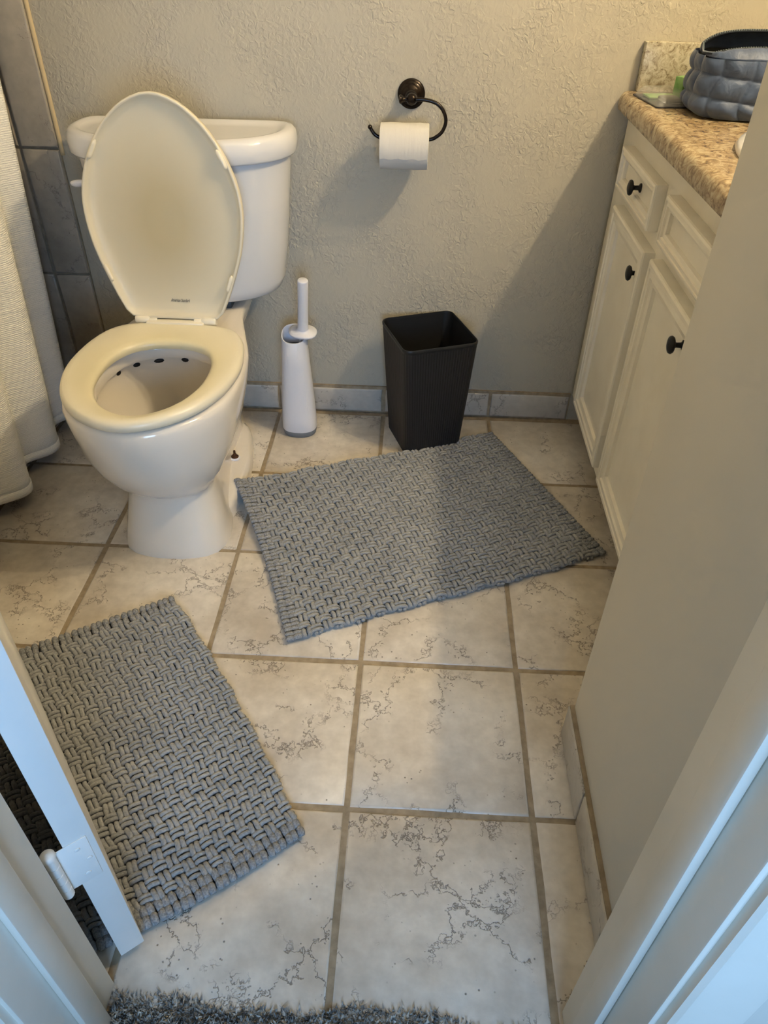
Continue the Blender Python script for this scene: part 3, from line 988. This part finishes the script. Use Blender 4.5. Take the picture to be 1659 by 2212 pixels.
# loose end of the sheet, hugging the front of the roll
V = []; F = []
for j in range(9):
    a = math.radians(118 + 82 * j / 8)
    rr = RR + .0014 + .0005 * math.sin(j)
    for i in range(13):
        x = -hwid + .001 + (2 * hwid - .004) * i / 12
        e = .0016 * math.sin(i * 1.7) * (j / 8) if j == 8 else 0
        V.append((x, rr * math.cos(a), rr * math.sin(a) + e))
for j in range(8):
    for i in range(12):
        F.append((j * 13 + i, j * 13 + i + 1, (j + 1) * 13 + i + 1, (j + 1) * 13 + i))
mesh_obj('loose_sheet', V, F, M['paper'], roll)

# ------------------------------------------------------------------ vanity
FX, DXF = .544, .525          # face frame plane, door front plane
van = empty('vanity_cabinet', (.82, -.54, 0)); tag(van, 'cream painted bathroom vanity cabinet with framed doors', 'vanity cabinet')
VO = Vector((-.82, .54, 0))
bm = bmesh.new()
bm_box(bm, (FX, PY + .003, .088), (FX + .020, -.0005, .818))
bm_box(bm, (FX + .020, PY + .003, .088), (XR - .002, PY + .021, .818))
bm_box(bm, (FX + .020, -.0185, .088), (XR - .002, -.0005, .818))
bm_box(bm, (FX + .020, PY + .021, .088), (XR - .002, -.0185, .106))
bm_box(bm, (FX + .07, PY + .003, .0), (XR - .002, -.0005, .088))
vbody = off(bm_obj('body', bm, M['white_paint'], van), VO)
def framed(name, y0, y1, z0, z1, depth, frame, parent, knob=None):
    """frame-and-panel front facing -x; stepped moulding round a recessed panel"""
    xb, xf = FX - .0003, FX - .0003 - depth
    steps = [(0, xb), (0, xf + .0045), (.0012, xf + .0015), (.005, xf), (frame * .30, xf), (frame * .34, xf + .0025), (frame * .52, xf + .0015), (frame * .62, xf + .0015), (frame * .68, xf + .0055), (frame * .95, xf + .0075), (frame, xf + .0145)]
    rings = [[(x, y0 - i * -1, z0 + i), (x, y1 - i, z0 + i), (x, y1 - i, z1 - i), (x, y0 + i, z1 - i)] for i, x in steps]
    V, F = loft(rings, cap0=True, cap1=True)
    o = mesh_obj(name, V, F, M['white_paint'], parent, smooth=False)
    o.location = VO
    if knob:
        ky, kz = knob
        xs = xf + .0145
        V, F = lathe([(0, 0), (.0092, 0), (.0088, .0022), (.0048, .0046), (.0044, .013), (.0062, .0162), (.0138, .0185), (.0155, .0215), (.0140, .0245), (.0075, .0268), (0, .0275)], 28, '-X', (xs, ky, kz))
        mesh_obj('knob', V, F, M['knob'], o, angle=60)
    return o
framed('door', -.424, -.122, .133, .652, .025, .042, van, (-.386, .596))
framed('door', -.800, -.474, .133, .658, .025, .042, van, (-.722, .603))
framed('drawer', -.402, -.100, .685, .771, .025, .025, van, (-.260, .727))
framed('false_front', -.800, -.482, .691, .777, .025, .025, van)
framed('door', -1.075, -.815, .133, .658, .025, .042, van)
# countertop with rolled front edge, and splash
prof = [(XR - .002, .8185), (.530, .8185), (.5225, .8195), (.5165, .824), (.5145, .832), (.5148, .842), (.5175, .851), (.5225, .8575), (.531, .8605), (.545, .8605), (XR - .002, .8600)]
ys = [PY + .003, -.9, -.6, -.3, -.001]
V, F = loft([[(x, y, z) for x, z in prof] for y in ys], cap0=True, cap1=True)
ct = mesh_obj('countertop', V, F, M['granite'], angle=35)
tag(ct, 'tan speckled stone-look countertop with rounded front edge', 'countertop')
sp = box('backsplash', (.546, -.0165, .8608), (XR - .003, YB - .0005, .955), M['splash'], bev=.003)
tag(sp, 'pale speckled backsplash strip standing on the counter end', 'backsplash')
# sink with raised rim
sk = empty('sink', (.80, -.600, .8605)); tag(sk, 'white oval drop-in sink rim partly behind the wall end', 'sink')
def ell(a, b, z, n=56): return [(a * math.cos(2 * math.pi * k / n), b * math.sin(2 * math.pi * k / n), z) for k in range(n)]
hc = [(x + .80, y - .600, z) for z in (.60, .95) for x, y, _ in ell(.190, .230, 0)]
hv, hf = loft([hc[:56], hc[56:]], cap0=True, cap1=True)
cut_hole(ct, hv, hf)
V, F = loft([ell(.21, .25, .0003), ell(.212, .252, .006), ell(.207, .247, .013), ell(.197, .237, .0165), ell(.184, .224, .014), ell(.178, .216, .004), ell(.172, .208, -.02), ell(.155, .188, -.08), ell(.115, .14, -.125), ell(.06, .07, -.143), ell(.022, .022, -.147)], cap1=True)
mesh_obj('basin', V, F, M['porcelain_tank'], sk)
V, F = lathe([(0, -.1466), (.021, -.1466), (.023, -.1452), (.018, -.1442), (0, -.1448)], 24)
mesh_obj('drain', V, F, M['zip'], sk)

# quilted wash bag, zip open
bag = empty('wash_bag', (.752, -.215, .8608), math.radians(-4)); tag(bag, 'slate blue quilted wash bag with its zip open', 'bag')
W2, D2, H2 = .152, .092, .122
def bag_ring(s, z, dx=0, puff=0.0, split=None):
    out = []
    N = 96
    for k in range(N):
        a = 2 * math.pi * k / N
        c, sn = math.cos(a), math.sin(a)
        p = 4.5
        x = (W2 * s) * math.copysign(abs(c) ** (2 / p), c); y = (D2 * s) * math.copysign(abs(sn) ** (2 / p), sn)
        out.append((x + dx, y, z))
    return out
# body quilting: puffed cells of about 4 cm, creases between them
rings = []
NZ = 64
for j in range(NZ + 1):
    q = j / NZ
    z = .002 + H2 * .80 * q
    s = (1 - (1 - min(1, q / .22)) ** 2 * .10) * (1.0 - .05 * q)
    base = bag_ring(s, z)
    base = [tuple(p) for p in resample([Vector(p) for p in base] + [Vector(base[0])], 361)[:-1]]
    ring = []
    per = 0.0
    for k, p in enumerate(base):
        nxt = base[(k + 1) % len(base)]; prv = base[k - 1]
        nrm = Vector((nxt[1] - prv[1], prv[0] - nxt[0], 0)).normalized()
        u = 15.0 * k / len(base)
        cz = z / .037 + .12 * math.sin(u * 1.3)
        uu = u + .10 * math.sin(cz * 2.1)
        puff = .0105 * (abs(math.sin(math.pi * uu)) ** .5) * (abs(math.sin(math.pi * (cz + .1))) ** .5)
        puff += .0007 * math.sin(uu * 9 + cz * 5)
        ring.append((p[0] + nrm.x * puff, p[1] + nrm.y * puff, z))
        per += math.hypot(nxt[0] - p[0], nxt[1] - p[1])
    rings.append(ring)
top0 = rings[-1]
V, F = loft(rings, cap0=True)
mesh_obj('quilted_body', V, F, M['bag'], bag)
# two top flaps: back one arching high, front one lower; the gape between is the opening
def flap(name, side, arch, reach):
    V, F = [], []
    n, m = 40, 10
    for i in range(n + 1):
        t = -1 + 2 * i / n
        x = W2 * .945 * t
        prof_ = (1 - abs(t) ** 4)
        for j in range(m + 1):
            q = j / m
            yb_ = D2 * .945 * (1 - abs(t) ** 7) ** .35 * side
            y = yb_ * (1 - q * reach * prof_ ** .5)
            z = .002 + H2 * .79 + arch * (prof_ ** .7) * math.sin(q * math.pi / 2)
            z += .0035 * abs(math.sin(math.pi * (x / .037 + .3))) ** .5 * math.sin(math.pi * q)
            V.append((x, y, z))
    for i in range(n):
        for j in range(m):
            a = i * (m + 1) + j
            F.append((a, a + 1, a + m + 2, a + m + 1))
    o = mesh_obj(name, V, F, M['bag'], bag)
    md = o.modifiers.new('thick', 'SOLIDIFY'); md.thickness = .004; md.offset = 0
    edge = [V[i * (m + 1) + m] for i in range(n + 1)]
    V2, F2 = tube([(x, y, z + .0005) for x, y, z in edge], .0030, 8)
    z_ = mesh_obj('zip_tape', V2, F2, M['zip_tape'], bag)
    pts = resample([Vector(e) for e in edge], 90)
    parts = []
    for p in pts[1:-1]:
        bmv = [(p.x + a * .0011, p.y + b * .0016 - side * .001, p.z + .0028 + c * .0012) for a in (-1, 1) for b in (-1, 1) for c in (-1, 1)]
        parts.append((bmv, [(0, 1, 3, 2), (4, 6, 7, 5), (0, 4, 5, 1), (2, 3, 7, 6), (0, 2, 6, 4), (1, 5, 7, 3)]))
    V3, F3 = merge(parts)
    t_ = mesh_obj('zip_teeth', V3, F3, M['zip'], z_, smooth=False)
    return o
flap('rear_flap', 1, .034, .45)
flap('front_flap', -1, .017, .30)
V, F = loft([bag_ring(.93, .002 + H2 * .80), bag_ring(.90, .03)], cap1=True)
mesh_obj('lining', V, F, M['bag_inside'], bag)

# clear blister package with green card
pk = empty('blister_package', (.584, -.112, .8608), math.radians(8)); tag(pk, 'clear plastic blister package with green card lying by the backsplash', 'package')
V, F = loft([[(x, y, 0) for x, y in rrect(0, 0, .046, .072, .008, 3)], [(x, y, .002) for x, y in rrect(0, 0, .046, .072, .008, 3)]], cap0=True, cap1=True)
mesh_obj('tray', V, F, M['dark_blister'], pk, angle=40)
V, F = loft([[(x, y, .0022) for x, y in rrect(0, 0, .043, .069, .008, 4)], [(x, y, .010) for x, y in rrect(0, 0, .040, .066, .010, 4)], [(x, y, .019) for x, y in rrect(0, 0, .034, .058, .012, 4)], [(x, y, .021) for x, y in rrect(0, 0, .028, .052, .012, 4)]], cap1=True)
mesh_obj('clear_shell', V, F, M['clear'], pk, angle=50)
box('contents', (-.018, -.045, .0026), (.020, .000, .012), M['knob'], pk, bev=.004)
box('green_insert', (-.030, .012, .0026), (.034, .052, .006), M['green_card'], pk, bev=.001)
cd = empty('green_card_box', (.640, -.060, .8608), math.radians(35)); tag(cd, 'small green and white card box behind the blister package', 'box')
box('carton', (-.030, -.012, 0), (.030, .012, .040), M['green_card'], cd, bev=.0015)
box('printed_panel', (-.020, -.0126, .010), (.018, -.0118, .026), M['pale_card'], cd)

# ------------------------------------------------------------------ rugs
def rug(name, label, A, B, C, D, nu, nv, extra):
    """A,B,C,D: floor corners; u runs A->B (hemmed ends at u=0,1), v runs A->D"""
    A, B, C, D = (Vector(p) for p in (A, B, C, D))
    org = (A + B + C + D) / 4
    root = empty(name, (org.x, org.y, 0)); tag(root, label, 'rug', 'grey woven bath rugs')
    Lu_, Lv_ = ((B - A).length + (C - D).length) / 2, ((D - A).length + (C - B).length) / 2
    def W(u, v, h, ex=0.0):
        p = (A * (1 - u) * (1 - v) + B * u * (1 - v) + C * u * v + D * (1 - u) * v)
        du = ((B - A) * (1 - v) + (C - D) * v).normalized(); dv = ((D - A) * (1 - u) + (C - B) * u).normalized()
        s, t, z = extra(u, v)
        q = p + du * s + dv * t - org
        return Vector((q.x, q.y, h + z))
    hem = .031 / Lu_
    cu, cv = (1 - 2 * hem) / nu, 1.0 / nv      # cell sizes in u and v
    au, av = cu * Lu_, cv * Lv_
    ru, rv = au * .208, av * .218
    amp = .0048
    def wave(q, ph):
        s = math.sin(math.pi * (q + ph))
        s = math.tanh(1.9 * s) / math.tanh(1.9)
        return amp * s
    base = .0088
    jit = lambda: random.uniform(-.0005, .0005)
    # cords along v (across the rug), in pairs
    for i in range(nu):
        for k in (-1, 1):
            pts = []
            n = nv * 6
            j1, j2, j3 = random.uniform(0, 6), random.uniform(0, 6), jit()
            for m in range(n + 1):
                q = m / 6
                v = min(1, max(0, q * cv))
                u = hem + (i + .5 + k * (.222 + .018 * math.sin(2 * math.pi * q + j1))) * cu + (j3 + .0006 * math.sin(q * .9 + j2)) / Lu_
                pts.append(W(u, v, base + wave(q, i)))
            V, F = tube(pts, ru * random.uniform(.95, 1.05), 7, flat=.9)
            mesh_obj('warp_cord', V, F, M['rug'], root)
    # cords along u
    for j in range(nv):
        for k in (-1, 1):
            pts = []
            n = nu * 6
            j1, j2, j3 = random.uniform(0, 6), random.uniform(0, 6), jit()
            for m in range(n + 1):
                q = m / 6
                u = hem * .9 + (q * cu) * (1 - 0) * ((1 - 1.8 * hem) / (1 - 2 * hem))
                v = (j + .5 + k * (.222 + .018 * math.sin(2 * math.pi * q + j1))) * cv + (j3 + .0006 * math.sin(q * .9 + j2)) / Lv_
                pts.append(W(u, min(1, max(0, v)), base + wave(q, j + 1)))
            V, F = tube(pts, rv * random.uniform(.95, 1.05), 7, flat=.95)
            mesh_obj('weft_cord', V, F, M['rug'], root)
    # hems: close-packed ribs wrapped round each end
    for u0, s in ((0.0, 1), (1.0, -1)):
        parts = []
        nr = int(Lv_ / .0116)
        for k in range(nr):
            v = (k + .5) / nr
            for lane, (f0, f1) in enumerate(((-.02, .52), (.46, 1.06))):
                pts = []
                for m in range(6):
                    f = f0 + (f1 - f0) * m / 5
                    pts.append(W(u0 + s * hem * f, min(1, max(0, v + .12 / nr * math.sin(k * 2.3 + lane))), .0085 + .0022 * math.sin(math.pi * m / 5) + random.uniform(-.0005, .0005)))
                parts.append(tube(pts, lambda q: .0066 * (1 - .28 * abs(2 * q - 1) ** 3), 7))
        V, F = merge(parts)
        mesh_obj('hem', V, F, M['rug_hem'], root)
    # thin dark sheet added under the weave, so gaps between cords read as shade
    V, F = [], []
    for a in range(25):
        for b in range(25):
            V.append(W(.01 + .98 * a / 24, .012 + .976 * b / 24, .0035))
    for a in range(24):
        for b in range(24):
            F.append((a * 25 + b, a * 25 + b + 1, (a + 1) * 25 + b + 1, (a + 1) * 25 + b))
    bk = mesh_obj('gap_shade_sheet', V, F, M['dark_grey_plastic'], root)
    return root
def ex1(u, v):
    # far left corner rides up on the toilet foot, left end bows
    c = max(0, 1 - u / .16) * max(0, 1 - v / .55)
    z = .034 * (max(0, 1 - u / .20) ** 1.4) * (max(0, 1 - v / .50) ** 1.1)
    z += .004 * math.sin(math.pi * min(1, max(0, (u - .1) / .25))) * max(0, 1 - v * 3)
    s = .012 * math.sin(math.pi * v) * (1 - u)
    t = -.016 * math.sin(math.pi * min(1, u / .6)) * (1 - v) ** 2 - .004 * math.sin(2 * math.pi * u) * v + .0025 * math.sin(u * 40)
    return s, t, z
def ex2(u, v):
    t = -.010 * math.sin(math.pi * u) * (1 - v) + .002 * math.sin(u * 37)
    s = .014 * math.sin(math.pi * v) * u
    return s, t, 0
rug('bath_rug', 'grey basket-weave bath rug lying between toilet and vanity', (-.360, -.412), (.312, -.096), (.548, -.591), (-.152, -.905), 30, 27, ex1)
rug('bath_rug', 'grey basket-weave bath rug partly under the open door', (-.4156, -.795), (-.064, -1.302), (-.385, -1.516), (-.790, -1.030), 30, 21, ex2)

# ------------------------------------------------------------------ vanity lamp over the mirror (out of view)
LX, LZ = .985, 1.93
lamp = empty('vanity_lamp', (XR, -.78, LZ)); tag(lamp, 'warm vanity lamp with two bare round bulbs on the right wall', 'lamp')
box('back_plate', (-.022, -.32, -.05), (-.0005, .32, .05), M['bronze'], lamp, bev=.006)
for y in (-.08, .08):
    V, F = lathe([(.012, 0), (.012, .05), (.02, .055), (.02, .062), (0, .062)], 16, '-X', (-.02, y, .05))
    s_ = mesh_obj('socket', V, F, M['bronze'], lamp)
    prof = [(.026 * math.sin(math.pi * k / 12), -.026 * math.cos(math.pi * k / 12)) for k in range(13)]
    prof[0] = (0, -.026); prof[-1] = (0, .026)
    V, F = lathe(prof, 20, 'Z', (LX - XR, y, 0))
    mesh_obj('bulb', V, F, M['glow'], lamp)
